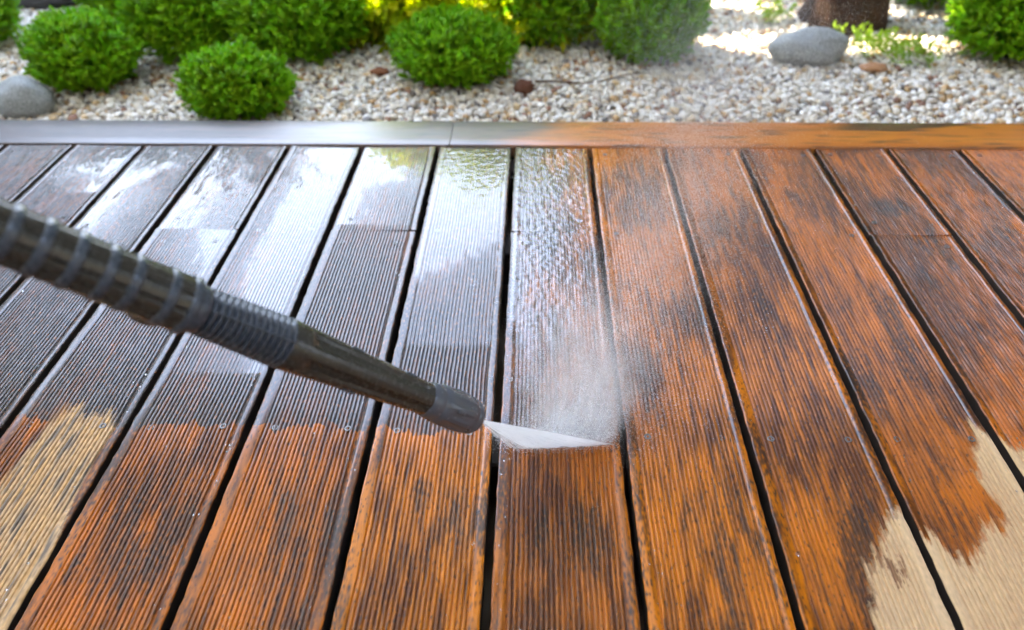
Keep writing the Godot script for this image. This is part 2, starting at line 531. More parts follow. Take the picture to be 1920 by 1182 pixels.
func build_water() -> void:
	var m := StandardMaterial3D.new()
	m.transparency = BaseMaterial3D.TRANSPARENCY_ALPHA
	m.albedo_color = Color(1, 1, 1, 0.02)
	m.roughness = 0.02
	m.metallic_specular = 0.6
	var n := noise(91, 1.0, 3)
	var calm := func(x: float, z: float) -> float: return n.get_noise_2d(x * 40.0, z * 40.0) * 0.00003
	film("puddle", "long mirror-like puddle reflecting white sky on the plank just behind the ribbed lance collar", -3, -1.266, -0.62,
		func(u: float, z: float) -> float: return 0.0004 - 0.0011 * smoothstep(-0.86, -0.64, z) + n.get_noise_2d(u * 6.0, z * 12.0) * 0.00022, calm, m)
	film("puddle", "shallow puddle mirroring yellow-green leaves at the far end of a jointed wet plank", -2, -1.266, -0.98,
		func(u: float, z: float) -> float: return 0.0004 - 0.0010 * smoothstep(-1.17, -1.08, z + (u - .5) * -0.08) + n.get_noise_2d(u * 6.0, z * 14.0 + 40.0) * 0.00028, calm, m)
	film("puddle", "rippled puddle with fine wavelets and speckles on the plank in the middle of the deck", -1, -1.266, -0.68,
		func(u: float, z: float) -> float: return 0.0006 - 0.0013 * smoothstep(-0.98, -0.80, z + (u - .55) * 0.16) + n.get_noise_2d(u * 9.0, z * 26.0 + 80.0) * 0.00045,
		func(x: float, z: float) -> float: return n.get_noise_2d(x * 30.0 + 9.0, z * 30.0) * 0.00004 + 0.00020 * smoothstep(-1.08, -1.24, z) * sin(z * 420.0 + x * 60.0 + n.get_noise_2d(x * 25.0, z * 25.0) * 5.0) + n.get_noise_2d(x * 120.0, z * 120.0) * 0.00025 * smoothstep(-0.9, -0.8, z), m)
	film("puddle", "choppy sheet of running water blown across the plank beyond the spray", 0, -1.266, -0.60,
		func(u: float, z: float) -> float: return 0.0009 - 0.0016 * smoothstep(-0.76, -0.64, z + n.get_noise_2d(u * 5.0, 3.0) * 0.06) - 0.0016 * smoothstep(0.26, 0.06, u) * smoothstep(-0.82, -0.7, z),
		func(x: float, z: float) -> float: return n.get_noise_2d(x * 75.0, z * 110.0) * 0.0010 + n.get_noise_2d(x * 190.0, z * 260.0 + 7.0) * 0.00035, m)
	film("puddle", "thin water film over the ribs of the jointed plank left of the mirror-like puddle", -4, -1.266, -0.80,
		func(u: float, z: float) -> float: return -0.00006 - 0.0006 * smoothstep(-0.98, -0.82, z) + n.get_noise_2d(u * 6.0, z * 8.0 + 120.0) * 0.00014, calm, m)
	film("puddle", "short puddle mirroring a pale yellow blur at a plank end below the front shrub", -5, -1.266, -0.90,
		func(u: float, z: float) -> float: return 0.0003 - 0.0007 * smoothstep(-1.20, -1.12, z + (u - .5) * .1) + n.get_noise_2d(u * 6.0, z * 12.0 + 160.0) * 0.00016, calm, m)
	film("puddle", "dark puddle mirroring trees at the plank end nearest the left boulder", -6, -1.266, -1.08,
		func(u: float, z: float) -> float: return 0.0003 - 0.0010 * smoothstep(-1.19, -1.11, z + (u - .5) * .08) + n.get_noise_2d(u * 6.0, z * 12.0 + 200.0) * 0.0002, calm, m)

func build_beads() -> void:
	var r := RandomNumberGenerator.new()
	r.seed = 77
	var m := StandardMaterial3D.new()
	m.albedo_color = Color(1, 1, 1, .03)
	m.roughness = 0.02
	m.refraction_enabled = true
	m.refraction_scale = 0.033
	m.transparency = BaseMaterial3D.TRANSPARENCY_ALPHA
	var drop := SphereMesh.new()
	drop.radius = 1.0; drop.height = 2.0; drop.radial_segments = 12; drop.rings = 6
	var places := []
	for i in 1500:
		var k := 4 + r.randi() % (GAP_X.size() - 9)
		var z := -1.24 + pow(r.randf(), .8) * 0.95
		var w: float = GAP_X[k + 1] - GAP_X[k]
		var u := r.randf_range(.008, .021) if r.randf() < .4 else (w - r.randf_range(.008, .021) if r.randf() < .6 else r.randf_range(.02, w - .02))
		var x: float = GAP_X[k] + u
		if x > .34 and z > -.45: continue
		var s := r.randf_range(.0004, .0013) * (1.0 if r.randf() < .9 else 1.7)
		places.append(Transform3D(Basis.from_euler(Vector3(0, r.randf() * TAU, 0)) * Basis.from_scale(Vector3(s * r.randf_range(.9, 1.5), s * .55, s)), Vector3(x, 0.0001, z)))
	var t := thing("water_beads", "small clear beads of water scattered over the wet planks", "water drops")
	t.set_meta("kind", "stuff")
	scatter("beads", drop, m, places, [], t)

# ---------------------------------------------------------------- garden
func pebble_mesh(sd: int) -> ArrayMesh:
	var nz := noise(sd, 0.9, 2)
	var rows := []
	for r in 6:
		var row := PackedVector3Array()
		var t := PI * r / 5.0
		for s in 8:
			var a := TAU * s / 8.0
			var d := Vector3(sin(t) * cos(a), cos(t), sin(t) * sin(a))
			var k := 1.0 + nz.get_noise_3dv(d * 1.3) * 0.45
			row.append(d * k * Vector3(0.5, 0.34, 0.40))
		rows.append(row)
	return grid_mesh(rows, true)

func build_ground() -> void:
	var soil := NoiseTexture2D.new()
	soil.noise = noise(5, 0.02, 5)
	soil.width = 512; soil.height = 512; soil.seamless = true
	var ramp := Gradient.new()
	ramp.colors = PackedColorArray([lin(.05, .035, .025), lin(.16, .12, .085), lin(.30, .26, .20)])
	ramp.offsets = PackedFloat32Array([0.2, 0.5, 0.85])
	soil.color_ramp = ramp
	var gm := StandardMaterial3D.new()
	gm.albedo_texture = soil
	gm.uv1_scale = Vector3(160, 160, 160)
	gm.roughness = 0.95
	var plane := PlaneMesh.new()
	plane.size = Vector2(400, 400)
	var g := put("ground", plane, gm, null, Transform3D(Basis.IDENTITY, Vector3(0, GROUND_Y - 0.06, 0)))
	g.set_meta("kind", "structure")
	# gravel bed: a low rise of soil and pebbles beyond the deck
	var bed := put("gravel_bed_soil", box(Vector3(8.0, 0.052, 4.6), 0.01), mat(lin(.22, .18, .14), .95), null, Transform3D(Basis.IDENTITY, Vector3(0, GROUND_Y - 0.034, -3.70)))
	bed.set_meta("kind", "structure")
	var tones := [lin(.80, .75, .66), lin(.74, .66, .52), lin(.84, .81, .74), lin(.64, .58, .48), lin(.42, .37, .31), lin(.56, .36, .17), lin(.30, .16, .10), lin(.20, .18, .165), lin(.68, .50, .28), lin(.82, .79, .71)]
	var weight := [0.22, 0.40, 0.58, 0.68, 0.75, 0.82, 0.86, 0.90, 0.945, 1.0]
	var pm := StandardMaterial3D.new()
	pm.vertex_color_use_as_albedo = true
	pm.vertex_color_is_srgb = true
	pm.roughness = 0.6
	var sets := [[], [], []]
	var tint := [[], [], []]
	var x := -2.7
	while x < 2.7:
		var z := -1.392
		while z > -3.3:
			var far := z < -2.75
			for layer in 2:
				if layer == 1 and (far or rng.randf() > 0.55): continue
				var s := rng.randf_range(0.0095, 0.0205)
				if rng.randf() < 0.04: s *= 1.45
				var b := Basis.from_euler(Vector3(rng.randf_range(-.5, .5), rng.randf() * TAU, rng.randf_range(-.5, .5))).scaled(Vector3(s, s, s) * rng.randf_range(.85, 1.15))
				var q := Vector3(x + rng.randf_range(-.005, .005), GROUND_Y - 0.004 + layer * 0.0075 + rng.randf_range(-.002, .003), z + rng.randf_range(-.005, .005))
				q.z = minf(q.z, -1.386)
				var k := rng.randi() % 3
				sets[k].append(Transform3D(b, q))
				var w := rng.randf()
				for c in tones.size():
					if w <= weight[c]:
						tint[k].append(tones[c] * Color(1.0, .995, .985) * rng.randf_range(.9, 1.06))
						break
			z -= 0.0118 if z > -2.75 else 0.017
		x += 0.0118
	var gravel := thing("gravel", "pale cream and grey pebbles covering the bed beyond the deck", "gravel")
	gravel.set_meta("kind", "stuff")
	for k in 3: scatter("pebbles", pebble_mesh(40 + k), pm, sets[k], tint[k], gravel)

func leaf_quad(st: SurfaceTool, base: Vector3, dir: Vector3, up: Vector3, l: float, w: float) -> void:
	var side := dir.cross(up).normalized()
	var mid := base + dir * l * 0.5 - up * l * 0.06
	var tip := base + dir * l - up * l * 0.10
	var a := mid + side * w + up * w * 0.4
	var b := mid - side * w + up * w * 0.4
	for v in [base, a, tip, base, tip, b]: st.add_vertex(v)

func sprig_mesh(sd: int, length: float, leaves: int, leaf_l: float, leaf_w: float, open := 0.0) -> ArrayMesh:
	var r := RandomNumberGenerator.new()
	r.seed = sd
	var st := SurfaceTool.new()
	st.begin(Mesh.PRIMITIVE_TRIANGLES)
	st.set_smooth_group(-1)
	for k in leaves:
		var t := (k + 0.5) / leaves
		var a := k * 2.4 + r.randf()
		var out_ := Vector3(cos(a), 0, sin(a))
		var lean := lerpf(1.1, 0.35, t) + open * (0.6 + r.randfn() * 0.5)
		var d := (out_ * sin(lean) + Vector3.UP * cos(lean)).normalized()
		var up := (Vector3.UP * sin(lean) - out_ * cos(lean)).normalized()
		leaf_quad(st, Vector3(0, t * length, 0) + out_ * 0.001, d, up, leaf_l * r.randf_range(.75, 1.15), leaf_w * r.randf_range(.8, 1.1))
	for s in 3:   # the thin stem
		var p := Vector3(cos(s * 2.1), 0, sin(s * 2.1)) * 0.0012
		var q := Vector3(cos(s * 2.1 + 2.1), 0, sin(s * 2.1 + 2.1)) * 0.0012
		for v in [p, Vector3(0, length, 0), q]: st.add_vertex(v)
	st.generate_normals()
	return st.commit()

var sprigs := []

func leaf_material(c: Color, back: Color, rough := 0.45) -> StandardMaterial3D:
	var m := StandardMaterial3D.new()
	m.albedo_color = c
	m.vertex_color_use_as_albedo = true
	m.roughness = rough
	m.cull_mode = BaseMaterial3D.CULL_DISABLED
	m.backlight_enabled = true
	m.backlight = back
	m.metallic_specular = 0.35
	return m

func globe(label: String, at: Vector3, size: Vector3, count: int, m: Material, sd: int, lean := 0.5) -> void:
	var r := RandomNumberGenerator.new()
	r.seed = sd
	var nz := noise(sd, 1.0, 2)
	var t := thing("globe_shrub", label, "shrub", at, "clipped globe shrubs in the gravel")
	var places := [[], []]
	var tint := [[], []]
	for i in int(count * 1.5):
		var d := Vector3(r.randfn(), r.randfn(), r.randfn()).normalized()
		if d.y < -0.85: d.y = -d.y
		var lump := 1.0 + nz.get_noise_3dv(d * 1.6) * 0.16 + nz.get_noise_3dv(d * 5.0 + Vector3(9, 0, 0)) * 0.14
		var depth := 0.97 - pow(r.randf(), 1.4) * 0.40
		var c := d * lump * depth * size * 0.5 + Vector3(0, size.y * 0.46, 0)
		var dir := (d + Vector3(0, lean, 0) + Vector3(r.randfn(), r.randfn(), r.randfn()) * 0.45).normalized()
		var b := Basis(Quaternion(Vector3.UP, dir)) * Basis(Vector3.UP, r.randf() * TAU)
		var s := r.randf_range(.75, 1.2)
		var k := r.randi() % 2
		places[k].append(Transform3D(b.scaled(Vector3(s, s, s)), c - dir * 0.018))
		var v := r.randf_range(.72, 1.15)
		tint[k].append(Color(v * r.randf_range(.85, 1.25), v, v * r.randf_range(.6, 1.1)))
	for k in 2: scatter("foliage", sprigs[k], m, places[k], tint[k], t)
	var bark := mat(lin(.06, .04, .025), .9)
	for k in 7:
		var a := TAU * k / 7.0
		var o := Vector3(cos(a), 0, sin(a))
		put("branch", tube([Vector3(0, -0.01, 0) + o * 0.008, o * size.x * 0.16 + Vector3(0, size.y * 0.3, 0), o * size.x * 0.3 + Vector3(0, size.y * 0.62, 0)], [0.005, 0.0035, 0.0015], 6), bark, t)

func boulder(label: String, at: Vector3, size: Vector3, turn: float, sd: int) -> void:
	var nz := noise(sd, 0.8, 3)
	var rows := []
	for r in 25:
		var row := PackedVector3Array()
		var t := PI * r / 24.0
		for s in 40:
			var a := TAU * s / 40.0
			var d := Vector3(sin(t) * cos(a), cos(t), sin(t) * sin(a))
			var k := 1.0 + nz.get_noise_3dv(d * 0.9) * 0.16 + nz.get_noise_3dv(d * 9.0) * 0.012
			row.append(d * k * size * 0.5)
		rows.append(row)
	var tex := NoiseTexture2D.new()
	tex.noise = noise(sd + 3, 0.05, 5)
	tex.width = 512; tex.height = 512; tex.seamless = true
	var ramp := Gradient.new()
	ramp.colors = PackedColorArray([lin(.12, .13, .125), lin(.27, .285, .27), lin(.33, .34, .325), lin(.52, .53, .50)])
	ramp.offsets = PackedFloat32Array([0.15, 0.42, 0.6, 0.9])
	tex.color_ramp = ramp
	var m := StandardMaterial3D.new()
	m.albedo_texture = tex
	m.uv1_triplanar = true
	m.uv1_scale = Vector3(7, 7, 7)
	m.roughness = 0.7
	var o := put("boulder", grid_mesh(rows, true), m, null, Transform3D(Basis(Vector3.UP, turn), at))
	tag(o, label, "boulder", "rounded granite boulders in the gravel")

func bark_material() -> StandardMaterial3D:
	var tex := NoiseTexture2D.new()
	tex.noise = noise(61, 0.03, 5)
	tex.width = 512; tex.height = 512; tex.seamless = true
	var ramp := Gradient.new()
	ramp.colors = PackedColorArray([lin(.012, .007, .005), lin(.03, .014, .008), lin(.075, .035, .016)])
	ramp.offsets = PackedFloat32Array([0.25, 0.5, 0.8])
	tex.color_ramp = ramp
	var m := StandardMaterial3D.new()
	m.albedo_texture = tex
	m.uv1_triplanar = true
	m.uv1_scale = Vector3(9, 3, 9)
	m.roughness = 0.9
	m.heightmap_enabled = true
	m.heightmap_texture = tex
	m.heightmap_scale = 0.8
	return m

func tree(called: String, label: String, at: Vector3, trunk_r: float, height: float, blobs: Array, count: int, m: Material, leaf: Mesh, sd: int) -> void:
	# blobs: [centre, half size] in the tree's own axes
	var r := RandomNumberGenerator.new()
	r.seed = sd
	var t := thing(called, label, "tree", at)
	var bm := bark_material()
	var nz := noise(sd, 1.0, 3)
	var rows := []
	for k in 26:
		var y := height * k / 25.0
		var rad := trunk_r * (1.0 - 0.8 * k / 25.0) * (1.0 + 0.35 * exp(-y / 0.05))
		var row := PackedVector3Array()
		for s in 28:
			var a := TAU * s / 28.0
			var w := 1.0 + nz.get_noise_3d(cos(a) * 2.5, y * 3.0, sin(a) * 2.5) * 0.16
			row.append(Vector3(cos(a) * rad * w + sin(y * 1.3) * 0.03, y, sin(a) * rad * w))
		rows.append(row)
	rows.reverse()
	put("trunk", grid_mesh(rows, true), bm, t)
	for q in blobs:
		var c: Vector3 = q[0]
		put("limb", tube([Vector3(0, minf(c.y * 0.6, height * 0.7), 0), Vector3(c.x * 0.5, c.y * 0.85, c.z * 0.5), c], [trunk_r * 0.4, trunk_r * 0.25, trunk_r * 0.08], 7), bm, t)
	var places := []
	var tint := []
	for i in count:
		var q: Array = blobs[r.randi() % blobs.size()]
		var d := Vector3(r.randfn(), r.randfn(), r.randfn()).normalized()
		var p: Vector3 = q[0] + d * pow(r.randf(), 0.45) * q[1] * (1.0 + nz.get_noise_3dv(d * 2.0) * 0.3)
		var dir := (d + Vector3(r.randfn(), r.randfn() - .3, r.randfn()) * 0.6).normalized()
		var s := r.randf_range(.7, 1.3)
		places.append(Transform3D((Basis(Quaternion(Vector3.UP, dir)) * Basis(Vector3.UP, r.randf() * TAU)).scaled(Vector3(s, s, s)), p))
		var v := r.randf_range(.7, 1.2)
		tint.append(Color(v * r.randf_range(.85, 1.2), v, v * r.randf_range(.6, 1.1)))
	scatter("crown", leaf, m, places, tint, t)

func build_garden() -> void:
	build_ground()
	sprigs = [sprig_mesh(1, 0.024, 40, 0.0060, 0.0022, 0.4), sprig_mesh(2, 0.021, 36, 0.0064, 0.0023, 0.4)]
	var green := leaf_material(lin(.25, .52, .010), Color(.46, .60, .03))
	var deep := green
	var g := GROUND_Y
	globe("globe shrub cut off by the frame beside the dark stones", Vector3(-1.62, g, -1.98), Vector3(.28, .24, .28), 1300, deep, 101)
	globe("round light green shrub behind the boulder at the deck's left end", Vector3(-1.15, g, -1.71), Vector3(.28, .19, .26), 2000, green, 102)
	globe("dark shrub peeking over the round light green one behind the boulder", Vector3(-1.28, g, -2.24), Vector3(.36, .27, .3), 1600, deep, 103)
	globe("mid-size green shrub in the second row, its base hidden by the front shrub", Vector3(-0.965, g, -1.90), Vector3(.28, .27, .28), 2000, green, 104)
	globe("bright little shrub touching the border board, nearest to the deck", Vector3(-0.70, g, -1.54), Vector3(.262, .165, .21), 1900, green, 105)
	globe("largest dark green shrub, standing behind the one that touches the border board", Vector3(-0.665, g, -1.93), Vector3(.41, .25, .35), 3000, deep, 106)
	globe("round vivid shrub alone in the gravel at the centre of the bed", Vector3(-0.212, g, -1.755), Vector3(.325, .172, .27), 2300, deep, 107)
	globe("dark shrub behind the central one, next to the yellow leaves", Vector3(0.035, g, -2.01), Vector3(.30, .27, .25), 1900, deep, 108)
	globe("pale green shrub veiled by drifting spray", Vector3(0.305, g, -1.90), Vector3(.30, .25, .26), 2100, green, 109)
	globe("spreading dark shrub at the right edge, nearest to the border board", Vector3(1.27, g, -1.90), Vector3(.34, .28, .32), 2200, deep, 110)
	globe("shaded shrub behind the spreading one, right of the tree trunk", Vector3(1.27, g, -2.36), Vector3(.36, .30, .34), 1900, deep, 111)
	globe("far dark shrub in the back row, left of the golden leaves", Vector3(-0.80, g, -2.48), Vector3(.44, .34, .34), 1900, deep, 112)
	globe("far dark shrub in the back row, behind the veiled one", Vector3(0.16, g, -2.50), Vector3(.36, .32, .3), 1500, deep, 113)
	boulder("smooth grey egg-shaped boulder in front of the tree trunk", Vector3(0.735, g + 0.032, -1.875), Vector3(.205, .105, .135), 0.12, 201)
	boulder("pale boulder half cut off beside the border board at the left edge", Vector3(-1.235, g + 0.03, -1.545), Vector3(.135, .105, .12), 0.0, 202)
	# the tree whose foot shows behind the boulder; its crown shades the right of the deck
	var crown := leaf_material(lin(.05, .13, .02), Color(.2, .3, .05))
	var spray := sprig_mesh(7, 0.20, 26, 0.055, 0.016)
	tree("shade_tree", "tree with brown flaking bark rooted in the gravel behind the egg-shaped boulder", Vector3(0.93, g - 0.02, -2.18), 0.098, 3.6,
		[[Vector3(0.1, 3.4, 0.2), Vector3(1.0, .7, 1.0)], [Vector3(1.0, 3.0, 0.6), Vector3(.9, .7, .9)], [Vector3(0.9, 3.2, -.6), Vector3(.9, .8, .8)], [Vector3(1.6, 2.6, 1.6), Vector3(.8, .8, .9)], [Vector3(.5, 3.1, 1.6), Vector3(.9, .6, .9)]], 6500, crown, spray, 301)
	var needle := sprig_mesh(8, 0.26, 40, 0.05, 0.008)
	var fir := leaf_material(lin(.022, .07, .016), Color(.05, .1, .03), .6)
	var k := 0
	for q in [[Vector3(0.95, g, -4.1), "tall dark conifer standing behind the tree trunk"], [Vector3(2.1, g, -3.7), "tall dark conifer right of the one behind the trunk"], [Vector3(3.0, g, -2.6), "tall dark conifer beyond the right end of the gravel bed"], [Vector3(3.2, g, -1.1), "tall dark conifer beside the right end of the deck"]] :
		var hs := 4.6
		var bl := []
		for j in 7:
			var f := j / 6.0
			bl.append([Vector3(0, 0.35 + f * hs, 0), Vector3(lerpf(.72, .28, f), .55, lerpf(.72, .28, f))])
		tree("conifer", q[1], q[0], 0.09, hs, bl, 2200, fir, needle, 320 + k)
		k += 1
	tree("added_tree", "unseen slender tree added left of the deck to keep the sun off the shrubs", Vector3(-5.2, g, -3.2), 0.08, 5.0, [[Vector3(-.25, 4.8, .05), Vector3(.7, .6, .55)]], 2200, crown, spray, 345)  # both slender trees are added out of view to block sun
	tree("added_tree", "unseen slender tree added at the back left to dapple the sun on the gravel", Vector3(-3.3, g, -3.7), 0.07, 5.0, [[Vector3(.65, 4.95, .45), Vector3(.8, .5, .6)]], 300, crown, spray, 346)
	unseen_hedge("unseen tall hedging added left of the deck to cut the sky light", Vector3(-4.3, g, -1.4), Vector3(.8, 2.9, 7.0), 3600, fir, needle, 351)
	unseen_hedge("unseen low hedging at the back left, placed for its dark reflection", Vector3(-3.2, g, -4.6), Vector3(2.7, 1.82, .7), 2100, fir, needle, 354)
	unseen_hedge("unseen tall hedging added right of the deck to cut the sky light", Vector3(3.7, g, -1.6), Vector3(.8, 4.4, 7.0), 4600, fir, needle, 352)
	unseen_hedge("unseen tall hedging added behind the tree and the conifer to block the sky", Vector3(2.15, g, -5.2), Vector3(3.8, 5.0, .8), 4200, fir, needle, 353)
	# sunlit yellow-green shrub at the back
	var lime := leaf_material(lin(.50, .58, .02), Color(.92, .98, .05))
	var broad := sprig_mesh(9, 0.07, 11, 0.026, 0.0085)
	var bl2 := [[Vector3(-.11, .085, .14), Vector3(.13, .06, .05)], [Vector3(-.02, .14, .15), Vector3(.10, .05, .05)], [Vector3(.24, .105, .15), Vector3(.24, .06, .05)], [Vector3(.06, .24, -.10), Vector3(.22, .12, .09)], [Vector3(.16, .52, -.10), Vector3(.16, .15, .1)], [Vector3(-.12, .48, -.10), Vector3(.13, .15, .1)], [Vector3(.42, .50, -.12), Vector3(.12, .14, .1)]]
	tree("golden_shrub", "sunlit golden shrub behind the central globe shrub", Vector3(-0.32, g, -2.17), 0.014, .42, bl2, 2300, lime, broad, 340)
	tree("golden_shrub", "few golden leaves hanging between the two shrubs behind the brown clod", Vector3(0.20, g, -2.13), 0.008, .14, [[Vector3(-.02, .10, .10), Vector3(.07, .04, .04)]], 130, lime, broad, 341)
	build_litter()

func unseen_hedge(label: String, at: Vector3, size: Vector3, count: int, m: Material, leaf: Mesh, sd: int) -> void:  # dense hedging out of view, added to block sky light and shape reflections
	var r := RandomNumberGenerator.new()
	r.seed = sd
	var t := thing("unseen_hedge", label, "unseen_hedge", at, "unseen hedges round the garden")
	var places := []
	var tint := []
	for i in count:
		var p := Vector3(r.randf_range(-.5, .5), r.randf(), r.randf_range(-.5, .5)) * size
		var dir := Vector3(r.randfn(), r.randfn() + .4, r.randfn()).normalized()
		var s := r.randf_range(.9, 1.6)
		places.append(Transform3D((Basis(Quaternion(Vector3.UP, dir)) * Basis(Vector3.UP, r.randf() * TAU)).scaled(Vector3(s, s, s)), p))
		var v := r.randf_range(.7, 1.2)
		tint.append(Color(v, v, v))
	scatter("foliage", leaf, m, places, tint, t)
	var bark := mat(lin(.05, .035, .02), .9)
	for k in 6:
		var f := (k + .5) / 6.0 - .5
		var o := Vector3(f * size.x, 0, 0) if size.x > size.z else Vector3(0, 0, f * size.z)
		put("stem", tube([o, o + Vector3(.03, size.y * .5, .02), o + Vector3(0, size.y * .95, 0)], [.04, .03, .01], 7), bark, t)

func build_litter() -> void:
	var g := GROUND_Y
	var brown := mat(lin(.14, .055, .028), .9)
	var nz := noise(71, 3.0, 3)
	var lump := func(size: Vector3) -> ArrayMesh:
		var rows := []
		for r in 13:
			var row := PackedVector3Array()
			for s in 18:
				var t := PI * r / 12.0
				var a := TAU * s / 18.0
				var d := Vector3(sin(t) * cos(a), cos(t), sin(t) * sin(a))
				row.append(d * (1.0 + nz.get_noise_3dv(d * 1.2 + size * 40.0) * 0.5) * size * 0.5)
			rows.append(row)
		return grid_mesh(rows, true)
	tag(put("earth_clod", lump.call(Vector3(.05, .035, .045)), brown, null, Transform3D(Basis.IDENTITY, Vector3(-0.026, g + .014, -1.66))), "crumbly brown clod of earth beside the central globe shrub", "clod")
	tag(put("bark_piece", lump.call(Vector3(.05, .02, .03)), mat(lin(.25, .10, .045), .9), null, Transform3D(Basis.IDENTITY, Vector3(-0.41, g + .012, -1.765))), "rusty piece of bark on the pebbles between two dark shrubs", "bark")
	tag(put("flat_stone", lump.call(Vector3(.068, .022, .04)), mat(lin(.42, .21, .09), .7), null, Transform3D(Basis.IDENTITY, Vector3(0.885, g + .014, -1.79))), "flat orange stone right of the egg-shaped boulder", "stone")
	var tw := []
	var tr := []
	for i in 13:
		var f := i / 12.0
		tw.append(Vector3(lerpf(0.0, 0.30, f), g + .013 + .004 * sin(f * 9.0), -1.70 - .03 * f + .02 * sin(f * 5.0)))
		tr.append(lerpf(.0028, .0012, f))
	tag(put("twig", tube(tw, tr, 6), mat(lin(.12, .07, .04), .9), null), "thin bent twig lying on the pebbles behind the brown clod", "twig")
	var weed := leaf_material(lin(.22, .36, .03), Color(.5, .6, .1))
	var sp := sprig_mesh(21, 0.05, 9, 0.016, 0.0052)
	for q in [[Vector3(0.915, g, -1.92), 26, "low yellow-green weed between the egg-shaped boulder and the trunk", .08], [Vector3(0.985, g, -1.86), 22, "loose weed with small leaves beside the flat orange stone", .07], [Vector3(0.71, g, -2.16), 16, "spindly lime weed left of the tree trunk", .05]]:
		var t := thing("weed", q[2], "weed", q[0])
		var r := RandomNumberGenerator.new()
		r.seed = 400 + q[1]
		for i in q[1]:
			var a := r.randf() * TAU
			var d := Vector3(cos(a) * .7, r.randf_range(.3, 1.1), sin(a) * .7).normalized()
			var o := put("sprig", sp, weed, t, Transform3D(Basis(Quaternion(Vector3.UP, d)), Vector3(r.randf_range(-1, 1) * q[3], r.randf_range(.0, .035), r.randf_range(-1, 1) * q[3] * .6)))
	# dark stones at the back left
	var slate := mat(lin(.035, .03, .03), .7)
	var n := 0
	for q in [[Vector3(-1.62, g + .02, -2.34), Vector3(.22, .05, .10), "lowest dark slab of the stacked stones at the back left"], [Vector3(-1.60, g + .065, -2.36), Vector3(.20, .045, .10), "middle dark slab of the stacked stones at the back left"], [Vector3(-1.63, g + .108, -2.37), Vector3(.18, .045, .09), "topmost dark slab of the stacked stones at the back left"]]:
		tag(put("stone_slab", lump.call(q[1] * 1.1), slate, null, Transform3D(Basis.IDENTITY, q[0])), q[2], "stone", "dark stacked slabs")

# ---------------------------------------------------------------- pressure washer lance
var cam_pos := Vector3(0, 0.6642, 0)
const TIP := Vector3(-0.0529, 0.1527, -0.4270)
const GRIP_END := Vector3(-0.3045, 0.4446, -0.3146)

func along(px: float) -> float:
	# metres from the tip for a place given by its share of the visible lance (893 = tip, 0 = where it leaves the frame)
	var z := 1.0 / (2.56 - 1.1702e-3 * px)
	var f := (z - 0.66) / (0.39 - 0.66)
	return TIP.distance_to(GRIP_END) * f

func lathe(prof: Array, sides: int, shape: Callable) -> ArrayMesh:
	# prof: [distance from the tip, radius]; the axis runs along -Y from the tip at 0
	var rows := []
	for q in prof:
		var row := PackedVector3Array()
		for s in sides:
			var a := TAU * s / sides
			var r: float = shape.call(q[0], a, q[1])
			row.append(Vector3(cos(a) * r, q[0], sin(a) * r))
		rows.append(row)
	return grid_mesh(rows, true)

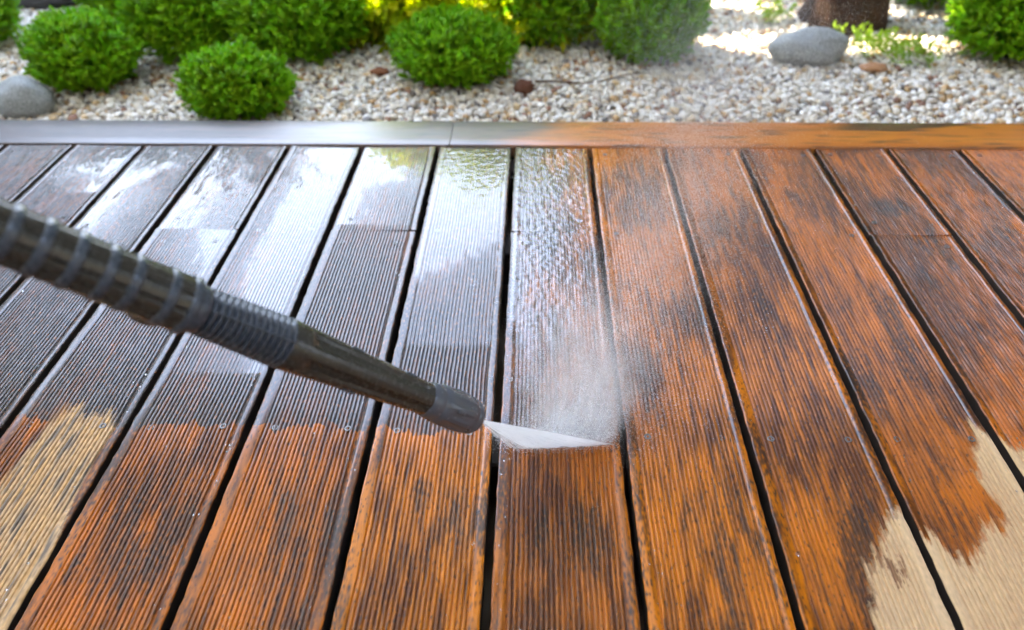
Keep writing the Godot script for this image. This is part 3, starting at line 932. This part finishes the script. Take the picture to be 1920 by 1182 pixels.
func build_lance() -> void:
	var back := (GRIP_END - TIP).normalized()
	var side := back.cross(Vector3.UP).normalized()
	var top := side.cross(back).normalized()
	# own axes: y runs back from the tip, z points up, x to the side
	var t := thing("pressure_washer_lance", "black plastic pressure washer lance pointing down at the deck", "pressure washer lance")
	t.transform = Transform3D(Basis(back.cross(top), back, top), TIP)
	var body := mat(lin(.046, .041, .032), .26)
	var rubber := mat(lin(.062, .074, .092), .30)
	var crest := rubber
	var head := mat(lin(.095, .100, .115), .22)
	var scuff := noise(51, 0.05, 4)
	for m in [body, rubber, head]:
		var tx := NoiseTexture2D.new()
		tx.noise = scuff; tx.width = 256; tx.height = 256; tx.seamless = true
		m.roughness_texture = tx
		m.roughness = m.roughness * 1.7
		m.uv1_triplanar = true
		m.uv1_scale = Vector3(14, 14, 14)
	# nozzle head: facets that taper to a rounded mouth
	var nh := []
	for q in [[893, 5.5], [892, 11.0], [889, 14.5], [884, 16.6], [880, 17.6], [878, 16.9], [875, 16.9], [873, 18.3], [866, 19.0], [852, 19.5], [838, 19.2], [826, 18.6], [818, 18.1], [816, 17.0], [812, 17.0], [810, 17.4], [798, 16.0], [795, 14.6], [792, 13.0]]:
		nh.append([along(q[0]), q[1] * 0.001])
	var hd := put("nozzle_head", lathe(nh, 108, func(y: float, a: float, r: float) -> float:
		var w := smoothstep(along(826), along(838), y) * smoothstep(along(872), along(862), y)
		return r * (1.0 - 0.085 * w * smoothstep(0.2, 0.8, 0.5 + 0.5 * cos(a * 9.0)))), head, t)
	var mouth := []
	for q in [[0.0005, 7.0], [-0.0012, 6.0], [-0.0012, 3.6], [0.004, 3.0], [0.006, .2]]: mouth.append([q[0], q[1] * 0.001])
	mouth.reverse()
	put("orifice", lathe(mouth, 24, func(_y: float, _a: float, r: float) -> float: return r), mat(lin(.05, .05, .052), .3, .6), hd)
	for a in [0.5, 2.6, 4.7]:
		var tab := put("index_mark", box(Vector3(.0035, .009, .002), .0008), head, hd)
		tab.position = Vector3(cos(a) * .0192, along(842), sin(a) * .0192)
		tab.rotation = Vector3(0, -a + PI / 2, 0)
	# tapered cone with long recesses
	var cn := []
	for i in 40:
		var px := lerpf(799, 526, i / 39.0)
		var f := (px - 526) / 273.0
		cn.append([along(px), 0.001 * (lerpf(20.2, 14.8, pow(f, 1.15)) - 0.9 * smoothstep(532, 526, px))])
	put("cone", lathe(cn, 96, func(y: float, a: float, r: float) -> float:
		var f := (y - along(799)) / (along(526) - along(799))
		var cut := 0.0
		for c in [0.75, 1.95, 3.15, 4.35, 5.55]:
			var half := lerpf(0.26, 0.34, f)
			var dd := absf(wrapf(a - c, -PI, PI))
			cut = maxf(cut, smoothstep(half, half - 0.09, dd) * smoothstep(0.02, 0.06, f) * smoothstep(0.90, 0.86, f))
		return r - 0.0030 * cut), body, t)
	for q in [[1.35, 0.60], [1.35, 0.2], [3.9, .55]]:
		var y := lerpf(along(799), along(526), q[1])
		var r := lerpf(14.8, 20.2, q[1]) * 0.001
		var tab := put("latch_tab", box(Vector3(.004, .013, .0022), .0009), rubber, t)
		tab.position = Vector3(cos(q[0]) * r, y, sin(q[0]) * r)
		tab.rotation = Vector3(0, -q[0] + PI / 2, 0)
	# ribbed collar
	var rb := []
	var ring_n := 13
	var y0 := along(528)
	var y1 := along(372)
	rb.append([y0 - 0.002, .0175])
	rb.append([y0, .0198])
	for i in ring_n:
		var f := (i + 0.25) / ring_n
		var r := lerpf(19.9, 16.9, f) * 0.001
		var s := (y1 - y0) / ring_n
		var y := y0 + s * i
		rb.append([y + s * .10, r]); rb.append([y + s * .28, r]); rb.append([y + s * .40, r - .0034]); rb.append([y + s * .60, r - .0038]); rb.append([y + s * .82, r - .0034]); rb.append([y + s * .95, r - .0002])
	rb.append([y1, .0168]); rb.append([y1 + .003, .0165])
	put("ribbed_collar", lathe(rb, 56, func(_y: float, _a: float, r: float) -> float: return r), rubber, t)
	for a in [0.95, 2.4, 4.2]:
		var dirn := Vector3(cos(a), 0, sin(a))
		put("collar_seam", tube([dirn * .0192 + Vector3(0, y0 + .001, 0), dirn * .0163 + Vector3(0, y1 - .001, 0)], [.0012, .0012], 6), rubber, t)
	for i in ring_n:
		var f := (i + 0.25) / ring_n
		var r := lerpf(19.9, 16.9, f) * 0.001 + .0002
		var s := (y1 - y0) / ring_n
		var y := y0 + s * (i + .19)
		put("collar_ring", lathe([[y - s * .17, r - .0012], [y - s * .13, r], [y, r + .0003], [y + s * .13, r], [y + s * .17, r - .0012]], 56, func(_y: float, _a: float, q: float) -> float: return q), crest, t)
	var nk := []
	for q in [[376, 15.5], [374, 17.2], [366, 17.6], [358, 18.4], [352, 18.0], [350, 16.0]]: nk.append([along(q[0]), q[1] * .001])
	put("neck", lathe(nk, 48, func(_y: float, _a: float, r: float) -> float: return r), rubber, t)
	# grip: eight flat panels parted by grooves, with raised cross bands
	var gr := []
	var gy0 := along(354)
	var gy1 := along(-330)
	gr.append([gy0 - .0005, .014]); gr.append([gy0, .0188]); gr.append([gy0 + .0015, .0200])
	for i in 60: gr.append([lerpf(gy0 + .003, gy1, (i + 1) / 60.0), lerpf(.0200, .0182, minf(1.0, i / 20.0))])
	gr.append([gy1 + .004, .012])
	var grip := put("grip", lathe(gr, 144, func(y: float, a: float, r: float) -> float:
		var cell := absf(wrapf(a * 9.0 / TAU, 0.0, 1.0) - 0.5)
		return r - 0.0024 * smoothstep(0.39, 0.46, cell) * smoothstep(gy0, gy0 + .004, y)), body, t)
	for px in [345, 303, 237, 189, 129, 67, 6, -70, -160]:
		var y := along(px)
		var rr := lerpf(.0200, .0182, clampf((y - gy0) / ((gy1 - gy0) / 3.0), 0, 1)) + .0004
		var ring := [[y - .0036, rr - .002], [y - .0032, rr], [y - .0024, rr + .0006], [y + .0024, rr + .0006], [y + .0032, rr], [y + .0036, rr - .002]]
		put("grip_band", lathe(ring, 64, func(_y: float, _a: float, r: float) -> float: return r), crest, grip)
	var knob := []
	for i in 10:
		var f := i / 9.0
		knob.append([lerpf(-.016, .016, f), .011 * sqrt(maxf(0.0, 1.0 - pow(2.0 * f - 1.0, 2.0))) + .0002])
	var kb := put("catch", lathe(knob, 24, func(_y: float, _a: float, r: float) -> float: return r), body, grip)
	kb.position = Vector3(.004, along(300), -.0165)
	# drops clinging to the nozzle head
	var drop := SphereMesh.new()
	drop.radius = 1.0; drop.height = 2.0; drop.radial_segments = 14; drop.rings = 8
	var wm := StandardMaterial3D.new()
	wm.transparency = BaseMaterial3D.TRANSPARENCY_ALPHA
	wm.albedo_color = Color(1, 1, 1, .04)
	wm.roughness = 0.02
	wm.refraction_enabled = true
	wm.refraction_scale = 0.033
	for i in 16:
		var a := rng.randf_range(0.7, 2.4)
		var px := rng.randf_range(852, 889)
		var r := lerpf(19.3, 16.2, clampf((px - 860) / 29.0, 0, 1)) * .001
		var s := rng.randf_range(.0007, .0017)
		put("water_drop", drop, wm, hd, Transform3D(Basis.IDENTITY.scaled(Vector3(s, s, s) ), Vector3(cos(a) * r, along(px), sin(a) * r)))

# ---------------------------------------------------------------- jet and mist
func cluster(spread: float, count: int, least: float, most: float, sd: int) -> ArrayMesh:
	# some fine round drops, as octahedra with smooth normals
	var r := RandomNumberGenerator.new()
	r.seed = sd
	var st := SurfaceTool.new()
	st.begin(Mesh.PRIMITIVE_TRIANGLES)
	var axes := [Vector3.RIGHT, Vector3.UP, Vector3.BACK, Vector3.LEFT, Vector3.DOWN, Vector3.FORWARD]
	for k in count:
		var c := Vector3(r.randfn(), r.randfn(), r.randfn()) * spread
		var d := r.randf_range(least, most)
		for q in axes:
			st.set_normal(q)
			st.add_vertex(c + q * d)
		for f in [[0, 1, 2], [1, 3, 2], [3, 4, 2], [4, 0, 2], [1, 0, 5], [3, 1, 5], [4, 3, 5], [0, 4, 5]]:
			for v in [f[0], f[2], f[1]]: st.add_index(k * 6 + v)
	return st.commit()

func build_spray() -> void:
	var a := Vector3(-0.019, 0.001, -0.508)
	var b := Vector3(0.094, 0.001, -0.516)
	var tip := TIP - (GRIP_END - TIP).normalized() * 0.002
	var dot := SphereMesh.new()
	dot.radius = 0.5; dot.height = 1.0; dot.radial_segments = 5; dot.rings = 2
	var wm := mat(lin(.97, .975, .98), .5)
	wm.backlight_enabled = true
	wm.backlight = Color(1, 1, 1)
	var r := RandomNumberGenerator.new()
	r.seed = 900
	var places := []
	for i in 12000:
		var s := pow(r.randf(), 0.55)
		var u := 0.5 + r.randfn() * 0.27
		var p := tip.lerp(a.lerp(b, u), s) + Vector3(r.randfn(), r.randfn(), r.randfn()) * (0.0016 + 0.0022 * s) * s
		if p.y < 0.0004: p.y = 0.0004
		var d := r.randf_range(.0003, .0006) * (0.6 + 0.5 * s)
		places.append(Transform3D(Basis.IDENTITY.scaled(Vector3(d, d, d)), p))
	var jet := thing("water_jet", "white fan of high-pressure water leaving the nozzle and striking the plank", "water jet", Vector3.ZERO)
	jet.set_meta("kind", "stuff")
	var W := 96
	var alpha := PackedByteArray(); alpha.resize(W * W * 4)
	var nz := noise(95, 0.09, 3)
	for y in W:
		for x in W:
			var u := (x + .5) / W
			var v := (y + .5) / W
			var fray := nz.get_noise_2d(x * 1.2 + 500.0, y * .12) * 0.10
			var e := smoothstep(0.05, 0.34, u + fray) * smoothstep(1.02, 0.90, u + fray * .6) * smoothstep(1.02, 0.93, v + fray * .6)
			var k := clampf(e * (1.15 + nz.get_noise_2d(x * 4.0, y * .30) * 0.6), 0, 1)
			for c in 3: alpha[(y * W + x) * 4 + c] = 250
			alpha[(y * W + x) * 4 + 3] = int(255.0 * k * 0.96)
	var sheet := mat(Color(1, 1, 1), .5)
	sheet.albedo_texture = ImageTexture.create_from_image(Image.create_from_data(W, W, false, Image.FORMAT_RGBA8, alpha))
	sheet.transparency = BaseMaterial3D.TRANSPARENCY_ALPHA
	sheet.cull_mode = BaseMaterial3D.CULL_DISABLED
	sheet.backlight_enabled = true
	sheet.backlight = Color(1, 1, 1)
	var ns := 24
	var nu := 16
	for layer in 1:
		var st := SurfaceTool.new()
		st.begin(Mesh.PRIMITIVE_TRIANGLES)
		for q in ns + 1:
			for c in nu + 1:
				var f := float(q) / ns
				var u := float(c) / nu
				var sag := sin(u * PI) * 0.0035 * f + nz.get_noise_3d(u * 60.0, f * 60.0, layer * 70.0) * .0016 * f
				st.set_uv(Vector2(u, f))
				st.add_vertex(tip.lerp(a.lerp(b, lerpf(-.22, 1.16, u)), maxf(f, .03)) + Vector3(0, sag * .6, sag))
		for q in ns:
			for c in nu:
				var i0 := q * (nu + 1) + c
				for v in [i0, i0 + 1, i0 + nu + 1, i0 + 1, i0 + nu + 2, i0 + nu + 1]: st.add_index(v)
		st.generate_normals()
		put("fan_sheet", st.commit(), sheet, jet)
	scatter("jet_droplets", dot, wm, places, [], jet)
	var fine := []
	for i in 3000:   # the plume thrown up from the struck plank, as clusters of fine drops
		var u := pow(r.randf(), 0.7)
		var base := a.lerp(b, u)
		var t := -log(maxf(r.randf(), 1e-4))
		var dir := Vector3(0.18 + r.randfn() * .34, 0.24 + absf(r.randfn()) * .26, -1.0 + r.randfn() * .25)
		var p := base + dir * t * 0.050 + Vector3(r.randfn(), r.randfn(), r.randfn()) * .004
		p.y = absf(p.y) + .003
		var d := r.randf_range(.6, 1.3)
		fine.append(Transform3D(Basis.from_euler(Vector3(r.randf() * TAU, r.randf() * TAU, 0)).scaled(Vector3(d, d, d)), p))
	var look := []
	for k in 3:
		var px := PackedByteArray(); px.resize(W * W * 4)
		for y in W:
			for x in W:
				var u := (x + .5) / W
				var v := (y + .5) / W
				var e := smoothstep(0.0, 0.35, u) * smoothstep(1.0, 0.7, u) * smoothstep(0.0, 0.05, v) * pow(1.0 - v, 1.3)
				var q := clampf(0.62 + nz.get_noise_2d(x * 2.4 + k * 300.0, y * .22) * 0.8 + nz.get_noise_2d(x * .5 + k * 90.0, y * .5) * 0.7, 0, 1)
				for c in 3: px[(y * W + x) * 4 + c] = 250
				px[(y * W + x) * 4 + 3] = int(255.0 * e * q * 0.40)
		var m := sheet.duplicate()
		m.albedo_texture = ImageTexture.create_from_image(Image.create_from_data(W, W, false, Image.FORMAT_RGBA8, px))
		look.append(m)
	for k in 11:
		var sm := SurfaceTool.new()
		sm.begin(Mesh.PRIMITIVE_TRIANGLES)
		var far := r.randf_range(.07, .30)
		var high := r.randf_range(.02, .12)
		var drift := r.randf_range(.0, .07)
		var from := r.randf_range(-.1, .35)
		for q in 17:
			for c in 13:
				var f := q / 16.0
				var u := c / 12.0
				var w := nz.get_noise_3d(u * 40.0, f * 40.0, k * 50.0) * .012 * f
				sm.set_uv(Vector2(u, f))
				sm.add_vertex(a.lerp(b, lerpf(from, 1.12, u)) + Vector3(drift * f + (u - .35) * .07 * f + w, high * f * (1.6 - .6 * f) + w, -far * f + w))
		for q in 16:
			for c in 12:
				var i0 := q * 13 + c
				for v in [i0, i0 + 1, i0 + 13, i0 + 1, i0 + 14, i0 + 13]: sm.add_index(v)
		sm.generate_normals()
		put("spray_curtain", sm.commit(), look[k % 3], jet)
	scatter("splash_droplets", cluster(0.004, 20, .00010, .00030, 5), wm, fine, [], jet)
	var mist := thing("spray_mist", "thin white mist drifting from the struck plank over the deck and gravel", "mist", Vector3.ZERO)
	mist.set_meta("kind", "stuff")
	var veil := []
	var wisps := []
	for i in 60:
		var f := r.randf()
		wisps.append([Vector3(.10 + f * .22 + r.randfn() * .03, .04 + f * .14 + r.randfn() * .02, -.58 - f * .62), Vector3(.020 + f * .035, .03 + f * .03, .05 + f * .06) * r.randf_range(.6, 1.3)])
	for i in 11000:
		var q: Array = wisps[r.randi() % wisps.size()]
		var p: Vector3 = q[0] + Vector3(r.randfn(), r.randfn(), r.randfn()) * q[1]
		p.y = absf(p.y) + .008
		var d := r.randf_range(.6, 1.4)
		veil.append(Transform3D(Basis.from_euler(Vector3(r.randf() * TAU, r.randf() * TAU, 0)).scaled(Vector3(d, d, d)), p))
	for i in 3000:
		var p := Vector3(.42 + r.randfn() * .15, absf(.09 + r.randfn() * .08) + .005, -1.50 + r.randfn() * .13)
		var d := r.randf_range(.8, 1.7)
		veil.append(Transform3D(Basis.from_euler(Vector3(r.randf() * TAU, r.randf() * TAU, 0)).scaled(Vector3(d, d, d)), p))
	scatter("mist_droplets", cluster(0.012, 24, .00010, .00028, 6), wm, veil, [], mist)

# ---------------------------------------------------------------- what stands behind the camera and casts the shade
func build_house() -> void:
	var h := thing("house", "plain rendered house wall behind the deck with a glazed door", "house", Vector3(0, 0, 1.35))
	var render := mat(lin(.45, .42, .37), .85)
	put("wall", box(Vector3(4.2, 3.4, .3), .005), render, h, Transform3D(Basis.IDENTITY, Vector3(-3.3, 1.6, .15)))
	put("wall", box(Vector3(4.2, 3.4, .3), .005), render, h, Transform3D(Basis.IDENTITY, Vector3(3.3, 1.6, .15)))
	put("wall", box(Vector3(2.392, 1.1, .296), .005), render, h, Transform3D(Basis.IDENTITY, Vector3(0, 2.75, .15)))
	var fr := mat(lin(.12, .12, .12), .4)
	for x in [-1.15, 0.0, 1.15]: put("door_frame", box(Vector3(.07, 2.3, .07), .004), fr, h, Transform3D(Basis.IDENTITY, Vector3(x, 1.04, .1)))
	var gm := StandardMaterial3D.new()
	gm.transparency = BaseMaterial3D.TRANSPARENCY_ALPHA
	gm.albedo_color = Color(1, 1, 1, .1)
	gm.roughness = 0.03
	for x in [-.575, .575]: put("pane", box(Vector3(1.07, 2.2, .012), .001), gm, h, Transform3D(Basis.IDENTITY, Vector3(x, 1.04, .1)))
	put("wall", box(Vector3(10.8, 3.4, .2), .005), mat(lin(.3, .28, .25), .9), h, Transform3D(Basis.IDENTITY, Vector3(0, 1.6, 3.2)))
	put("roof", box(Vector3(11.2, .16, 3.7), .01), mat(lin(.16, .07, .045), .8), h, Transform3D(Basis.IDENTITY, Vector3(0, 3.39, 1.6)))
	# awning
	var aw := thing("awning", "beige canvas awning stretched from the house wall over the deck", "awning", Vector3(0, 0, 0))
	var canvas := mat(lin(.62, .64, .66), .9)
	canvas.backlight_enabled = true  # translucency added so sun through the canvas acts as overhead fill light
	canvas.backlight = Color(.70, .72, .74)
	var z1 := 1.30
	var z0 := -2.36
	var y1 := 3.0
	var y0 := 2.33
	var ax0 := -4.7
	var ax1 := 0.55
	var len_ := Vector2(z1 - z0, y1 - y0).length()
	var ang := atan2(y1 - y0, z1 - z0)
	put("canvas", box(Vector3(ax1 - ax0, .012, len_), .002), canvas, aw, Transform3D(Basis(Vector3.RIGHT, -ang), Vector3((ax0 + ax1) / 2, (y0 + y1) / 2 + .03, (z0 + z1) / 2)))
	put("front_bar", box(Vector3(ax1 - ax0, .09, .07), .01), mat(lin(.5, .5, .5), .4), aw, Transform3D(Basis.IDENTITY, Vector3((ax0 + ax1) / 2, y0, z0)))
	put("cassette", box(Vector3(ax1 - ax0, .16, .14), .02), mat(lin(.5, .5, .5), .4), aw, Transform3D(Basis.IDENTITY, Vector3((ax0 + ax1) / 2, y1 + .03, z1 - .03)))

func _ready() -> void:
	rng.seed = 4242
	# camera
	var cam := Camera3D.new()
	cam.name = "camera"
	var at := CameraAttributesPhysical.new()
	at.frustum_focal_length = 37.9
	at.frustum_focus_distance = 0.80
	at.exposure_aperture = 5.2
	at.frustum_far = 500.0
	at.frustum_near = 0.02
	cam.attributes = at
	add_child(cam)
	cam.fov = 49.57
	cam.near = 0.02
	cam.far = 500.0
	cam.transform = Transform3D(Basis(Vector3(0.99949147, -0.0107221, -0.03003061), Vector3(-0.01185018, 0.74942945, -0.66197815), Vector3(0.02960361, 0.66199738, 0.74892129)), cam_pos)
	cam.current = true
	# sky, exposure
	var we := WorldEnvironment.new()
	we.name = "world_environment"
	var env := Environment.new()
	env.background_mode = Environment.BG_SKY
	var sky := Sky.new()
	var sm := ProceduralSkyMaterial.new()
	sm.sky_top_color = Color(0.44, 0.60, 0.96)
	sm.sky_horizon_color = Color(0.90, 0.95, 1.0)
	sm.sky_curve = 1.6
	sm.sky_energy_multiplier = 0.80
	sm.ground_bottom_color = Color(0.2, 0.18, 0.15)
	sm.ground_horizon_color = Color(0.6, 0.6, 0.58)
	sky.sky_material = sm
	env.sky = sky
	env.tonemap_mode = Environment.TONE_MAPPER_LINEAR
	env.tonemap_exposure = 17.5
	env.sdfgi_enabled = true
	env.ssao_enabled = true
	env.ssil_enabled = true
	we.environment = env
	add_child(we)
	# sun
	var sun := DirectionalLight3D.new()
	sun.name = "sun"
	sun.light_energy = 1.2
	sun.light_color = Color(1.0, 0.93, 0.82)
	sun.light_angular_distance = 0.5
	sun.shadow_enabled = true
	add_child(sun)
	sun.look_at_from_position(Vector3.ZERO, -Vector3(-0.62, 0.766, -0.160), Vector3.UP)
	# large structure, then the objects
	build_house()
	paint_wood()
	build_deck()
	build_water()
	build_beads()
	build_garden()
	build_lance()
	build_spray()
	print("fov ", cam.fov)
